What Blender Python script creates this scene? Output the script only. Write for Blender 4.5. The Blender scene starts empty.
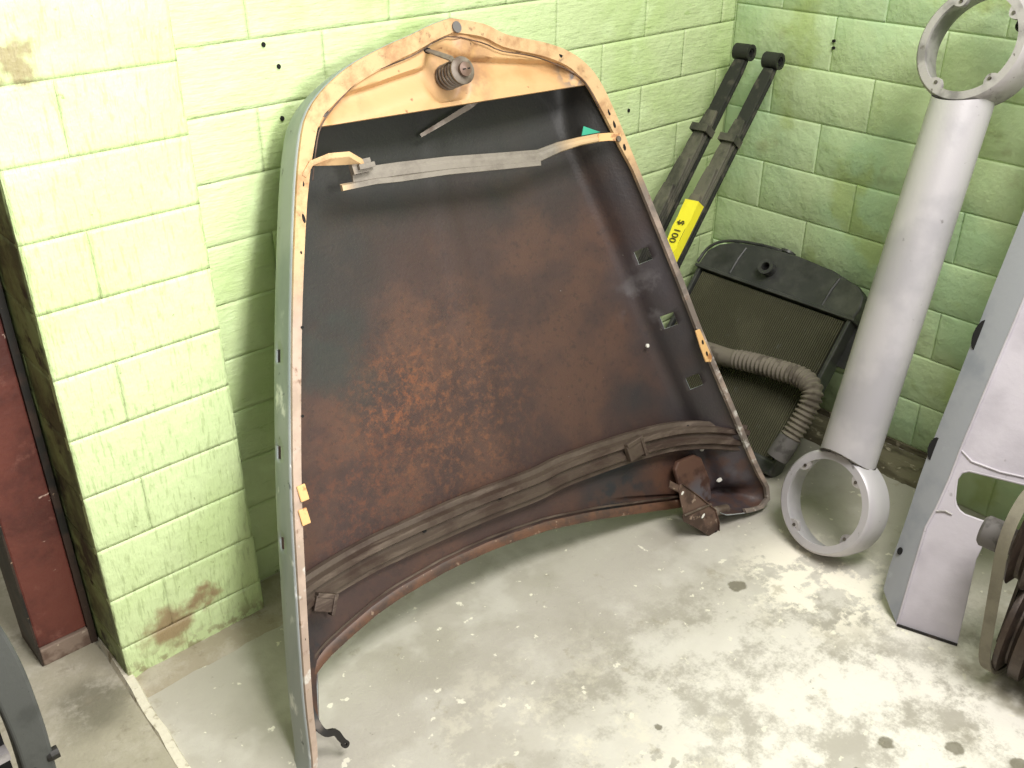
import bpy, bmesh, math, random
from mathutils import Vector, Matrix
from mathutils.geometry import tessellate_polygon
random.seed(7)
S = bpy.context.scene
COL = S.collection

# ------------------------------------------------------------------ camera, world, lights, exposure
cam_d = bpy.data.cameras.new('camera'); cam = bpy.data.objects.new('camera', cam_d); COL.objects.link(cam)
cam_d.sensor_width = 36.0; cam_d.lens = 988.0 / 1024.0 * 36.0; cam_d.clip_start = 0.02
fw = Vector((0.58937, 0.64554, -0.48572)); rt = Vector((fw.y, -fw.x, 0)).normalized(); upv = rt.cross(fw).normalized(); fw.normalize()
mc = Matrix((rt, upv, -fw)).transposed().to_4x4(); mc.translation = Vector((-2.5344, -1.8082, 1.6)); cam.matrix_world = mc
S.camera = cam
W = bpy.data.worlds.new('world'); S.world = W; W.use_nodes = True
bg = W.node_tree.nodes['Background']; bg.inputs[0].default_value = (1.0, 0.98, 0.94, 1); bg.inputs[1].default_value = 0.42
def area(name, loc, target, sx, sy, power, col=(1, 0.97, 0.95), spread=180):
    d = bpy.data.lights.new(name, 'AREA'); d.shape = 'RECTANGLE'; d.size = sx; d.size_y = sy; d.energy = power; d.color = col; d.spread = math.radians(spread)
    o = bpy.data.objects.new(name, d); COL.objects.link(o); o.location = loc
    o.rotation_euler = (Vector(target) - Vector(loc)).to_track_quat('-Z', 'Y').to_euler(); return o
area('ceiling_tube_light', (-1.2, -1.75, 2.85), (-1.25, -1.0, 0.0), 1.5, 0.8, 56, (1, .965, .94))
area('work_lamp', (-2.0, -2.05, 1.55), (-1.98, -0.1, 0.93), 0.3, 0.3, 6.5, (1, .98, .95), 80)
vs = S.view_settings; vs.view_transform = 'Standard'; vs.look = 'None'; vs.exposure = 0.52; vs.gamma = 1.0; vs.use_curve_mapping = False

# ------------------------------------------------------------------ materials
def srgb(r, g, b):
    f = lambda c: (c / 255 / 12.92) if c <= 10 else ((c / 255 + 0.055) / 1.055) ** 2.4
    return (f(r), f(g), f(b), 1.0)
def mat(name, base, layers=(), rough=0.6, metal=0.0, bumps=(), coord='pos', rough_var=0.0, spots=()):
    """layers: dict(c, scale, lo, hi, detail, stretch, amt, near=(x,y,z,r0,r1), axis=(i,a,b)) painted in order"""
    m = bpy.data.materials.new(name); m.use_nodes = True; nt = m.node_tree; N = nt.nodes; K = nt.links
    bs = N['Principled BSDF']; bs.inputs['Roughness'].default_value = rough; bs.inputs['Metallic'].default_value = metal
    if coord == 'pos': vec = N.new('ShaderNodeNewGeometry').outputs['Position']
    else: vec = N.new('ShaderNodeTexCoord').outputs['Object']
    def val(x):
        v = N.new('ShaderNodeValue'); v.outputs[0].default_value = x; return v.outputs[0]
    def math_(op, a, b=None):
        n = N.new('ShaderNodeMath'); n.operation = op
        for i, q in enumerate((a, b)):
            if q is None: continue
            if isinstance(q, (int, float)): n.inputs[i].default_value = q
            else: K.new(q, n.inputs[i])
        return n.outputs[0]
    def rng(x, a, b, smooth=True):
        n = N.new('ShaderNodeMapRange'); n.interpolation_type = 'SMOOTHSTEP' if smooth else 'LINEAR'; n.clamp = True if not smooth else n.clamp
        K.new(x, n.inputs[0])
        inv = a > b
        n.inputs[1].default_value = min(a, b); n.inputs[2].default_value = max(a, b)
        n.inputs[3].default_value = 1.0 if inv else 0.0; n.inputs[4].default_value = 0.0 if inv else 1.0
        return n.outputs[0]
    def noise(scale, detail=4, stretch=(1, 1, 1), off=0.0, rgh=0.55):
        mp = N.new('ShaderNodeMapping'); K.new(vec, mp.inputs[0]); mp.inputs['Scale'].default_value = stretch; mp.inputs['Location'].default_value = (off, off * 1.7, off * .6)
        n = N.new('ShaderNodeTexNoise'); n.inputs['Scale'].default_value = scale; n.inputs['Detail'].default_value = detail; n.inputs['Roughness'].default_value = rgh
        K.new(mp.outputs[0], n.inputs['Vector']); return n.outputs[0]
    def dist(p):
        n = N.new('ShaderNodeVectorMath'); n.operation = 'DISTANCE'; K.new(vec, n.inputs[0]); n.inputs[1].default_value = p; return n.outputs['Value']
    rgb = N.new('ShaderNodeRGB'); rgb.outputs[0].default_value = base; cur = rgb.outputs[0]
    def blend(cur, c, fac):
        x = N.new('ShaderNodeMix'); x.data_type = 'RGBA'; K.new(fac, x.inputs[0]); K.new(cur, x.inputs[6]); x.inputs[7].default_value = c; return x.outputs[2]
    for i, L in enumerate(layers):
        f = None
        if 'scale' in L:
            f = rng(noise(L['scale'], L.get('detail', 4), L.get('stretch', (1, 1, 1)), L.get('off', i * 3.1), L.get('rgh', .55)), L.get('lo', .45), L.get('hi', .6))
        if 'near' in L:
            x, y, z, r0, r1 = L['near']; d = dist((x, y, z))
            if L.get('wob'): d = math_('ADD', d, math_('MULTIPLY', math_('SUBTRACT', noise(L.get('wobs', 9), 5, off=i), 0.5), L['wob']))
            g = rng(d, r1, r0); f = g if f is None else math_('MULTIPLY', f, g)
        if 'axis' in L:
            ax, a, b = L['axis']; sp = N.new('ShaderNodeSeparateXYZ'); K.new(vec, sp.inputs[0]); q = sp.outputs[ax]
            if L.get('wob'): q = math_('ADD', q, math_('MULTIPLY', math_('SUBTRACT', noise(L.get('wobs', 9), 5, off=i), 0.5), L['wob']))
            g = rng(q, a, b); f = g if f is None else math_('MULTIPLY', f, g)
        if 'amt' in L: f = math_('MULTIPLY', f, L['amt'])
        cur = blend(cur, L['c'], f)
    if spots:
        sp_c, lst = spots; wob = math_('MULTIPLY', math_('SUBTRACT', noise(38, 4), 0.5), 0.03); acc = None
        for (x, y, z, r) in lst:
            f = rng(math_('ADD', dist((x, y, z)), wob), r * 1.25, r * .8); acc = f if acc is None else math_('MAXIMUM', acc, f)
        cur = blend(cur, sp_c, math_('MULTIPLY', acc, .75))
    K.new(cur, bs.inputs['Base Color'])
    if rough_var:
        K.new(math_('ADD', math_('MULTIPLY', noise(14, 4, off=5), rough_var), rough - rough_var * .5), bs.inputs['Roughness'])
    last = None
    for j, (sc, st, stretch) in enumerate(bumps):
        b = N.new('ShaderNodeBump'); b.inputs['Strength'].default_value = 1.0; b.inputs['Distance'].default_value = st
        K.new(noise(sc, 5, stretch, off=j * 2.3), b.inputs['Height'])
        if last: K.new(last, b.inputs['Normal'])
        last = b.outputs[0]
    if last: K.new(last, bs.inputs['Normal'])
    return m
G = srgb(200, 216, 164)
green_l = mat('green_wall_paint', G, [
    dict(c=srgb(186, 208, 142), scale=3.5, lo=.45, hi=.65, amt=.7), dict(c=srgb(208, 226, 174), scale=11, lo=.5, hi=.68, amt=.7),
    dict(c=srgb(150, 178, 104), scale=26, lo=.62, hi=.72, amt=.5, stretch=(.5, 1, 2.2)),
    dict(c=srgb(108, 120, 70), scale=42, lo=.71, hi=.76, amt=.8), dict(c=srgb(96, 92, 62), scale=60, lo=.62, hi=.7, axis=(2, .12, .0), wob=.12, amt=.8)],
    rough=.45, bumps=[(55, .0026, (.35, 1, 2.2)), (7, .012, (1, 1, 1)), (22, .004, (1, 1, 1)), (160, .0008, (.3, 1, 1.5))])
green_r = mat('green_wall_paint_cool', srgb(194, 212, 166), [
    dict(c=srgb(174, 204, 162), scale=2.6, lo=.42, hi=.62, amt=.8), dict(c=srgb(200, 222, 174), scale=8, lo=.5, hi=.7, amt=.6),
    dict(c=srgb(172, 190, 122), scale=4.5, lo=.55, hi=.66, amt=.7), dict(c=srgb(150, 148, 104), scale=7, lo=.62, hi=.72, amt=.45, axis=(2, .72, .80)),
    dict(c=srgb(225, 240, 190), scale=30, lo=.68, hi=.75, stretch=(1, 1, .18), amt=.7),
    dict(c=srgb(92, 96, 60), scale=52, lo=.72, hi=.77, amt=.8)],
    rough=.42, bumps=[(30, .003, (1, 1, 1)), (7, .012, (1, 1, 1)), (90, .001, (1, 1, 1)), (140, .0006, (1, 1, 1))])
green_p = mat('green_pillar_paint', srgb(208, 226, 170), [
    dict(c=srgb(194, 216, 150), scale=4, lo=.45, hi=.65, amt=.6), 
    dict(c=srgb(150, 166, 110), scale=12, lo=.54, hi=.66, stretch=(14, 14, 2.2), amt=.4),
    dict(c=srgb(128, 140, 84), scale=45, lo=.69, hi=.76, amt=.7),
    dict(c=srgb(150, 124, 92), near=(-1.99, -.11, .085, .03, .075), wob=.12, wobs=22, amt=.9),
    dict(c=srgb(150, 124, 92), near=(-1.90, -.11, .12, .01, .05), wob=.12, wobs=30, amt=.9),
    dict(c=srgb(150, 128, 98), near=(-2.035, -.10, 1.285, .018, .05), wob=.12, wobs=30, amt=.8),
    dict(c=srgb(140, 128, 96), scale=40, lo=.45, hi=.6, axis=(2, .07, .0), amt=.8)],
    rough=.45, bumps=[(12, .003, (14, 14, 2.2)), (7, .012, (1, 1, 1)), (26, .003, (1, 1, 1)), (120, .0008, (1, 1, .3))])
grime_shade_m = mat('pillar_side_grime_and_shade', srgb(150, 166, 112), [dict(c=srgb(96, 102, 70), scale=5, lo=.4, hi=.6, detail=8, rgh=.7), dict(c=srgb(60, 60, 44), scale=9, lo=.5, hi=.62, detail=8, rgh=.7)], rough=.6, bumps=[(30, .004, (1, 1, 1))])  # grime mottling over a darker base that paints in the side's shade
SP = [(634, 718), (664, 714), (815, 680), (724, 751), (670, 747), (687, 746), (772, 701), (567, 629), (694, 555)]
spots = []
floor_m = mat('concrete_floor_paint', srgb(184, 179, 168), [
    dict(c=srgb(168, 163, 150), scale=3, lo=.45, hi=.62, amt=.8), dict(c=srgb(198, 194, 184), scale=6, lo=.5, hi=.66, amt=.8),
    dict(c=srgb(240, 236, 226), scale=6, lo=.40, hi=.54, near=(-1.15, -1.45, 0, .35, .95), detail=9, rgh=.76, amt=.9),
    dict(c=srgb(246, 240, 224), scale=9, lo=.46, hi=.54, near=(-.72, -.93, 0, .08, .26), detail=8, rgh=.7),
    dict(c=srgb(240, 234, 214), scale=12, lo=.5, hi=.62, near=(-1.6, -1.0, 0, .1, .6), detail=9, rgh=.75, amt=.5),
    dict(c=srgb(240, 236, 218), scale=34, lo=.66, hi=.70, amt=.8), 
    dict(c=srgb(150, 140, 116), scale=13, lo=.6, hi=.7, amt=.45, detail=8, rgh=.7), dict(c=srgb(110, 102, 82), scale=26, lo=.64, hi=.72, amt=.7, detail=9, rgh=.75),
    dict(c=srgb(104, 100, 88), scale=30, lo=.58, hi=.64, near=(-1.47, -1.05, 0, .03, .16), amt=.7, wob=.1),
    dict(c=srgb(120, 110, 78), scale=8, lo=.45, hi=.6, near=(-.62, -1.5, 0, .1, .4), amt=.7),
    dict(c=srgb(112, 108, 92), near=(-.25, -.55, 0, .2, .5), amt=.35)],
    rough=.48, rough_var=.3, bumps=[(25, .0018, (1, 1, 1)), (140, .0007, (1, 1, 1))],
    spots=(srgb(96, 90, 68), [(-1.4, -1.19, 0, .016), (-1.345, -1.225, 0, .018), (-1.04, -1.29, 0, .016), (-1.33, -1.36, 0, .022), (-1.4, -1.3, 0, .012), (-1.36, -1.29, 0, .014), (-1.15, -1.29, 0, .014), (-1.35, -.955, 0, .009), (-.87, -.8, 0, .02), (-.9, -1.5, 0, .022), (-1.0, -1.44, 0, .026), (-.95, -1.39, 0, .016)]))
sill_m = mat('worn_sill_concrete', srgb(172, 166, 146), [dict(c=srgb(128, 124, 106), near=(-2.18, -.12, 0, .03, .13), wob=.12), dict(c=srgb(196, 190, 174), scale=8, lo=.46, hi=.66, detail=9, rgh=.72, amt=.7), dict(c=srgb(134, 126, 106), scale=16, lo=.56, hi=.68, amt=.5, detail=9, rgh=.72)], rough=.8, bumps=[(24, .003, (1, 1, 1)), (120, .001, (1, 1, 1))])
edge_m = mat('pale_concrete_edge', srgb(226, 220, 200), [dict(c=srgb(170, 160, 136), scale=30, lo=.55, hi=.65)], rough=.85, bumps=[(60, .003, (1, 1, 1))])
foot_m = mat('rough_footing_concrete', srgb(112, 106, 84), [dict(c=srgb(76, 70, 52), scale=14, lo=.45, hi=.6, stretch=(1, .4, 2)), dict(c=srgb(160, 152, 128), scale=30, lo=.58, hi=.68)], rough=.9, bumps=[(40, .006, (1, .4, 1)), (120, .002, (1, 1, 1))])
screed_m = mat('brown_screed', srgb(168, 158, 138), [dict(c=srgb(184, 176, 160), scale=10, lo=.44, hi=.62, detail=9, rgh=.72), dict(c=srgb(134, 124, 102), scale=18, lo=.55, hi=.68, detail=9, rgh=.72, amt=.6)], rough=.85, bumps=[(40, .003, (1, 1, 1))])
red_m = mat('red_oxide_paint', srgb(108, 58, 48), [dict(c=srgb(84, 44, 38), scale=6, lo=.42, hi=.64, detail=8, rgh=.7), dict(c=srgb(138, 90, 78), scale=13, lo=.56, hi=.68, amt=.6, detail=9, rgh=.7), dict(c=srgb(196, 168, 152), scale=19, lo=.69, hi=.73, stretch=(1, 1, 1.6)), dict(c=srgb(128, 104, 92), axis=(2, .06, .035), wob=.03)], rough=.5, bumps=[(40, .002, (1, 1, 1))])
dbrown_m = mat('dark_oxide_edge', srgb(58, 44, 36), [dict(c=srgb(30, 28, 24), scale=12, lo=.45, hi=.6), dict(c=srgb(150, 128, 104), scale=55, lo=.68, hi=.72)], rough=.6)
base_m = mat('cement_stained_steel', srgb(138, 120, 106), [dict(c=srgb(104, 84, 72), scale=16, lo=.5, hi=.62), dict(c=srgb(180, 164, 146), scale=40, lo=.66, hi=.7)], rough=.75, bumps=[(60, .002, (1, 1, 1))])
# bonnet materials, in the bonnet's own frame (x across, y up, z towards the viewer)
rust_m = mat('rusty_bonnet_inside', srgb(64, 48, 44), [
    dict(c=srgb(84, 60, 49), scale=5, lo=.42, hi=.62, amt=.8),
    dict(c=srgb(114, 75, 52), scale=36, lo=.46, hi=.64, near=(-.10, .56, -.13, .04, .36), detail=9, rgh=.8, amt=.8),
    dict(c=srgb(130, 78, 48), scale=44, lo=.48, hi=.62, near=(-.22, .62, -.13, .02, .20), detail=9, rgh=.8, amt=.7),
    dict(c=srgb(104, 64, 46), scale=40, lo=.46, hi=.62, near=(-.34, .46, -.13, .02, .26), detail=9, rgh=.8, amt=.6),
    dict(c=srgb(54, 42, 39), scale=60, lo=.52, hi=.64, detail=8, rgh=.75, amt=.6),
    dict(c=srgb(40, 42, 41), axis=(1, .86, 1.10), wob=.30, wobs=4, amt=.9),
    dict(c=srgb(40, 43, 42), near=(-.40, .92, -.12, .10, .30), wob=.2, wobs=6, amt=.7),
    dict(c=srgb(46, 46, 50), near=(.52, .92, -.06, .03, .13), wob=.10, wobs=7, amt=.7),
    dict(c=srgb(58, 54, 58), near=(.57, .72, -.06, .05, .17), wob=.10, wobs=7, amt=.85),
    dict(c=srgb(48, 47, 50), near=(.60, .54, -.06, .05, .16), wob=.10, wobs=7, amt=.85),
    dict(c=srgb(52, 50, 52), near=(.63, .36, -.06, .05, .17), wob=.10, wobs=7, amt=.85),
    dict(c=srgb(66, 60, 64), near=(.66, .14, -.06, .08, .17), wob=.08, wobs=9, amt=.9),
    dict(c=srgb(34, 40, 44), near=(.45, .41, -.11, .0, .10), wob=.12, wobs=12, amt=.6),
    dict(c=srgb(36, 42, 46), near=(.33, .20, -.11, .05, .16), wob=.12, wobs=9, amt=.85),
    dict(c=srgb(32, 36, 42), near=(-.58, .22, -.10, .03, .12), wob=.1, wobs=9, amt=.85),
    dict(c=srgb(48, 54, 50), scale=6, lo=.5, hi=.68, near=(-.34, .76, -.12, .02, .25), amt=.6),
    dict(c=srgb(104, 100, 102), scale=14, lo=.46, hi=.64, near=(.54, .66, -.08, .02, .12), amt=.7),
    dict(c=srgb(118, 112, 116), scale=10, lo=.40, hi=.64, near=(.68, .12, -.06, .0, .08), amt=.6),
    dict(c=srgb(182, 178, 174), scale=70, lo=.74, hi=.77, near=(.6, .5, -.08, .2, .55), amt=.8),
    dict(c=srgb(96, 64, 46), scale=20, lo=.42, hi=.6, axis=(1, .27, .16), wob=.05, amt=.45)],
    rough=.5, rough_var=.2, coord='obj', bumps=[(160, .0006, (1, 1, 1)), (10, .0014, (1, 1, 1))])
primer_m = mat('grey_primer_outside', srgb(164, 170, 170), [dict(c=srgb(136, 146, 146), scale=5, lo=.45, hi=.62, stretch=(1, .4, 1)), dict(c=srgb(226, 228, 226), scale=16, lo=.60, hi=.68, stretch=(2, .5, 1), axis=(1, .95, .75)), dict(c=srgb(112, 118, 118), scale=30, lo=.66, hi=.72)], rough=.55, metal=.0, coord='obj', bumps=[(60, .0006, (1, 1, 1))])
flange_m = mat('tan_flange', srgb(204, 170, 126), [
    dict(c=srgb(158, 116, 80), scale=14, lo=.44, hi=.66, detail=8, rgh=.7, amt=.75), dict(c=srgb(116, 106, 98), axis=(1, 1.04, .94), wob=.08, near=(1.0, .5, 0, .62, .75)), dict(c=srgb(158, 142, 132), axis=(1, 1.02, .86), wob=.1, near=(-.9, .4, 0, .75, .95), amt=.85),
    dict(c=srgb(192, 170, 154), scale=14, lo=.42, hi=.62, axis=(1, .95, .8), amt=.6),
    dict(c=srgb(112, 84, 64), scale=34, lo=.56, hi=.70, detail=8, rgh=.7, amt=.8),
    dict(c=srgb(206, 202, 194), scale=26, lo=.58, hi=.68, axis=(1, .7, .5), amt=.8)], rough=.6, coord='obj', bumps=[(70, .001, (1, 1, 1))])
nose_m = mat('cream_nose_panel', srgb(204, 164, 116), [
    dict(c=srgb(192, 150, 102), scale=9, lo=.45, hi=.65), dict(c=srgb(150, 104, 68), scale=30, lo=.52, hi=.64, near=(.1, 1.34, 0, .02, .12), amt=.7),
    dict(c=srgb(132, 96, 64), scale=22, lo=.46, hi=.6, near=(-.2, 1.28, 0, .0, .1), amt=.4),
    dict(c=srgb(120, 112, 108), scale=22, lo=.42, hi=.52, near=(.39, 1.225, 0, .02, .06)),
    dict(c=srgb(130, 96, 78), scale=18, lo=.4, hi=.6, near=(.09, 1.26, 0, .03, .12), amt=.6),
    dict(c=srgb(132, 92, 62), scale=50, lo=.68, hi=.74, amt=.8)], rough=.5, coord='obj', bumps=[(40, .0008, (1, 1, 1))])
steel_m = mat('dusty_steel', srgb(124, 114, 104), [dict(c=srgb(92, 78, 66), scale=18, lo=.45, hi=.6), dict(c=srgb(160, 148, 134), scale=40, lo=.58, hi=.68, amt=.7)], rough=.55, metal=.3, coord='obj', bumps=[(90, .0008, (1, 1, 1))])
bstrip_m = mat('dusty_brown_brace', srgb(84, 72, 62), [dict(c=srgb(70, 56, 48), scale=10, lo=.45, hi=.6), dict(c=srgb(124, 110, 98), scale=10, lo=.5, hi=.7, stretch=(.5, 4, 4), amt=.6, detail=8, rgh=.7)], rough=.5, metal=.2, coord='obj', bumps=[(60, .0008, (1, 1, 1))])
fbrace_m = mat('grey_front_brace', srgb(132, 125, 115), [dict(c=srgb(104, 96, 88), scale=22, lo=.42, hi=.7, detail=8, rgh=.7, amt=.7), dict(c=srgb(196, 166, 126), axis=(0, .28, .38)), dict(c=srgb(206, 178, 138), axis=(0, -.22, -.27))], rough=.6, coord='obj', bumps=[(60, .001, (1, 1, 1))])
tan_m = mat('tan_metal', srgb(220, 176, 118), [dict(c=srgb(168, 118, 74), scale=40, lo=.55, hi=.65)], rough=.6, coord='obj')
hinge_m = mat('brown_hinge_steel', srgb(112, 90, 78), [dict(c=srgb(74, 58, 50), scale=14, lo=.45, hi=.6), dict(c=srgb(156, 136, 120), scale=50, lo=.62, hi=.7)], rough=.5, metal=.3, coord='obj', bumps=[(80, .0008, (1, 1, 1))])
black_m = mat('black_hole', srgb(12, 11, 10), rough=.9)
dark_m = mat('blackish_steel', srgb(44, 42, 40), [dict(c=srgb(74, 66, 58), scale=20, lo=.55, hi=.66)], rough=.5, metal=.3, coord='obj')
green_tape = mat('teal_tape', srgb(64, 168, 138), rough=.4)
leaf_m = mat('greasy_spring_steel', srgb(98, 94, 84), [dict(c=srgb(52, 51, 46), scale=9, lo=.40, hi=.62, stretch=(1, 1, .4), detail=8, rgh=.7), dict(c=srgb(112, 106, 92), scale=24, lo=.54, hi=.7, stretch=(1, 1, .35), amt=.8)], rough=.5, metal=.1, bumps=[(60, .0016, (1, 1, .4))])
leafd_m = mat('dark_spring_rubber', srgb(34, 34, 32), [dict(c=srgb(66, 62, 56), scale=26, lo=.55, hi=.66)], rough=.6, bumps=[(60, .001, (1, 1, 1))])
yellow_m = mat('yellow_tape', srgb(244, 232, 54), [dict(c=srgb(226, 210, 50), scale=14, lo=.5, hi=.65, amt=.5)], rough=.5, bumps=[(40, .001, (1, 1, 1))])
ink_m = mat('marker_ink', srgb(62, 52, 30), rough=.6)
white_m = mat('white_paint_dab', srgb(226, 224, 214), rough=.6)
core_m = mat('radiator_core', srgb(92, 90, 70), [dict(c=srgb(116, 113, 90), scale=5, lo=.45, hi=.65, amt=.6), dict(c=srgb(120, 120, 112), scale=26, lo=.66, hi=.72, amt=.5)], rough=.6, metal=.2, coord='obj', bumps=[(300, .0012, (.3, 3, 1))])
coreb_m = mat('radiator_core_dark', srgb(26, 26, 22), rough=.8)
tank_m = mat('black_tank', srgb(58, 59, 58), [dict(c=srgb(98, 97, 92), scale=6, lo=.42, hi=.72, amt=.7, detail=8, rgh=.7), dict(c=srgb(40, 40, 38), scale=14, lo=.5, hi=.7, amt=.5)], rough=.42, metal=.1, coord='obj', bumps=[(30, .001, (1, 1, 1))])
hose_m = mat('dusty_rubber_hose', srgb(118, 110, 98), [dict(c=srgb(92, 84, 74), scale=20, lo=.5, hi=.62), dict(c=srgb(66, 62, 50), axis=(1, -.10, -.2), amt=.0)], rough=.8, coord='obj', bumps=[(90, .001, (1, 1, 1))])
silver_m = mat('silver_grey_primer', srgb(196, 192, 196), [dict(c=srgb(178, 175, 180), scale=6, lo=.45, hi=.65), dict(c=srgb(128, 124, 124), scale=36, lo=.68, hi=.74, amt=.8)], rough=.42, metal=.15, bumps=[(150, .0003, (1, 1, 1))])
silverd_m = mat('silver_grey_primer_rough', srgb(180, 175, 175), [dict(c=srgb(138, 134, 134), scale=14, lo=.45, hi=.65), dict(c=srgb(118, 112, 110), scale=60, lo=.64, hi=.7)], rough=.55, metal=.15, bumps=[(120, .0006, (1, 1, 1))])
screw_m = mat('tarnished_screw', srgb(104, 98, 92), [dict(c=srgb(60, 54, 48), scale=60, lo=.5, hi=.6)], rough=.5, metal=.5)
valance_m = mat('light_grey_primer', srgb(198, 192, 200), [dict(c=srgb(182, 176, 184), scale=5, lo=.45, hi=.65), dict(c=srgb(150, 144, 146), scale=24, lo=.68, hi=.73, amt=.7)], rough=.5, bumps=[(100, .0004, (1, 1, 1)), (8, .003, (1, 1, 1))])
valside_m = mat('blue_grey_primer', srgb(150, 152, 158), [dict(c=srgb(132, 136, 144), scale=7, lo=.45, hi=.65), dict(c=srgb(184, 188, 192), scale=12, lo=.62, hi=.7, amt=.4, detail=8)], rough=.5, bumps=[(100, .0004, (1, 1, 1))])
belt_m = mat('grey_belt', srgb(122, 116, 100), [dict(c=srgb(98, 92, 78), scale=14, lo=.42, hi=.66, detail=9, rgh=.75, amt=.7)], rough=.7, bumps=[(90, .0008, (1, 1, 1))])
pulley_m = mat('dark_brown_pulley', srgb(74, 62, 54), [dict(c=srgb(52, 44, 40), scale=12, lo=.42, hi=.64, detail=9, rgh=.72), dict(c=srgb(104, 92, 80), scale=30, lo=.54, hi=.7, detail=9, rgh=.75, amt=.6)], rough=.45, metal=.4, bumps=[(90, .0006, (1, 1, 1))])
orange_m = mat('orange_hub_paint', srgb(206, 84, 46), [dict(c=srgb(160, 62, 38), scale=18, lo=.5, hi=.62)], rough=.5)
stub_m = mat('grey_rubber_cap', srgb(104, 100, 98), [dict(c=srgb(78, 74, 72), scale=24, lo=.5, hi=.62)], rough=.7)
guard_m = mat('dark_grey_guard', srgb(86, 88, 86), [dict(c=srgb(66, 68, 66), scale=16, lo=.5, hi=.65, amt=.6), dict(c=srgb(52, 54, 54), scale=60, lo=.66, hi=.7)], rough=.55, metal=.2, bumps=[(80, .0006, (1, 1, 1))])

# ------------------------------------------------------------------ mesh helpers
def mk(name, verts, faces, mats, parent=None, smooth=False, fm=None, **props):
    me = bpy.data.meshes.new(name); me.from_pydata([tuple(v) for v in verts], [], faces); me.update()
    for m in (mats if isinstance(mats, (list, tuple)) else [mats]): me.materials.append(m)
    bm = bmesh.new(); bm.from_mesh(me)
    if fm:
        bm.faces.ensure_lookup_table()
        for i, k in enumerate(fm): bm.faces[i].material_index = k
    bmesh.ops.remove_doubles(bm, verts=bm.verts, dist=1e-6)
    if not props.pop('open', False): bmesh.ops.recalc_face_normals(bm, faces=bm.faces)
    bm.to_mesh(me); bm.free()
    if smooth:
        for p in me.polygons: p.use_smooth = True
        me.set_sharp_from_angle(angle=math.radians(smooth if smooth is not True else 40))
    o = bpy.data.objects.new(name, me); COL.objects.link(o); o.parent = parent
    for k, v in props.items(): o[k] = v
    return o
def mod_bevel(o, w, seg=2):
    b = o.modifiers.new('bevel', 'BEVEL'); b.width = w; b.segments = seg; b.limit_method = 'ANGLE'; b.angle_limit = math.radians(40); return o
def thing(name, label, cat, loc, rot=None, group=None):
    o = bpy.data.objects.new(name, None); COL.objects.link(o); o.empty_display_size = .05
    m = rot.to_4x4() if rot else Matrix.Identity(4); m.translation = Vector(loc); o.matrix_world = m
    o['label'] = label; o['category'] = cat
    if group: o['group'] = group
    return o
def frame(x, y, z): return Matrix((x, y, z)).transposed()
def box(x0, x1, y0, y1, z0, z1):
    v = [(x, y, z) for z in (z0, z1) for y in (y0, y1) for x in (x0, x1)]
    return v, [(0, 2, 3, 1), (4, 5, 7, 6), (0, 1, 5, 4), (2, 6, 7, 3), (0, 4, 6, 2), (1, 3, 7, 5)]
def tube(pts, radii, n=16, caps=True, up=(0, 0, 1)):
    pts = [Vector(p) for p in pts]; V = []; F = []
    if isinstance(radii, (int, float)): radii = [radii] * len(pts)
    ref = Vector(up); prev = None
    for i, p in enumerate(pts):
        t = (pts[min(i + 1, len(pts) - 1)] - pts[max(i - 1, 0)]).normalized()
        a = (prev - t * prev.dot(t)) if prev else (ref - t * ref.dot(t))
        if a.length < 1e-4: a = Vector((1, 0, 0)) - t * t.x
        a.normalize(); prev = a; b = t.cross(a)
        for k in range(n):
            q = 2 * math.pi * k / n; V.append(p + (a * math.cos(q) + b * math.sin(q)) * radii[i])
    for i in range(len(pts) - 1):
        for k in range(n):
            F.append((i * n + k, i * n + (k + 1) % n, (i + 1) * n + (k + 1) % n, (i + 1) * n + k))
    if caps: F.append(tuple(range(n))[::-1]); F.append(tuple((len(pts) - 1) * n + k for k in range(n)))
    return V, F
def sweep(pts, prof, up, closed=True, caps=True):
    """prof: list of (side, up) points, or a function i -> list; frame from tangent and up"""
    pts = [Vector(p) for p in pts]; V = []; F = []; up = Vector(up); n = None
    for i, p in enumerate(pts):
        t = (pts[min(i + 1, len(pts) - 1)] - pts[max(i - 1, 0)]).normalized()
        s = up.cross(t).normalized(); u = t.cross(s).normalized()
        pr = prof(i / (len(pts) - 1)) if callable(prof) else prof
        n = len(pr)
        for a, b in pr: V.append(p + s * a + u * b)
    m = n if closed else n - 1
    for i in range(len(pts) - 1):
        for k in range(m): F.append((i * n + k, i * n + (k + 1) % n, (i + 1) * n + (k + 1) % n, (i + 1) * n + k))
    if caps and closed: F.append(tuple(range(n))[::-1]); F.append(tuple((len(pts) - 1) * n + k for k in range(n)))
    return V, F
def rectp(w, h, x0=0, y0=0): return [(x0 - w / 2, y0 - h / 2), (x0 + w / 2, y0 - h / 2), (x0 + w / 2, y0 + h / 2), (x0 - w / 2, y0 + h / 2)]
def lathe(prof, n=40, axis='z'):
    """prof closed list of (r, z)"""
    V = []; F = []; m = len(prof)
    for k in range(n):
        q = 2 * math.pi * k / n
        for r, z in prof: V.append((r * math.cos(q), r * math.sin(q), z))
    for k in range(n):
        for j in range(m): F.append((k * m + j, ((k + 1) % n) * m + j, ((k + 1) % n) * m + (j + 1) % m, k * m + (j + 1) % m))
    return V, F
def xf(vf, M): V, F = vf; return [M @ Vector(v) for v in V], F
def join(*vfs):
    V = []; F = []
    for v, f in vfs:
        o = len(V); V += list(v); F += [tuple(i + o for i in q) for q in f]
    return V, F
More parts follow.
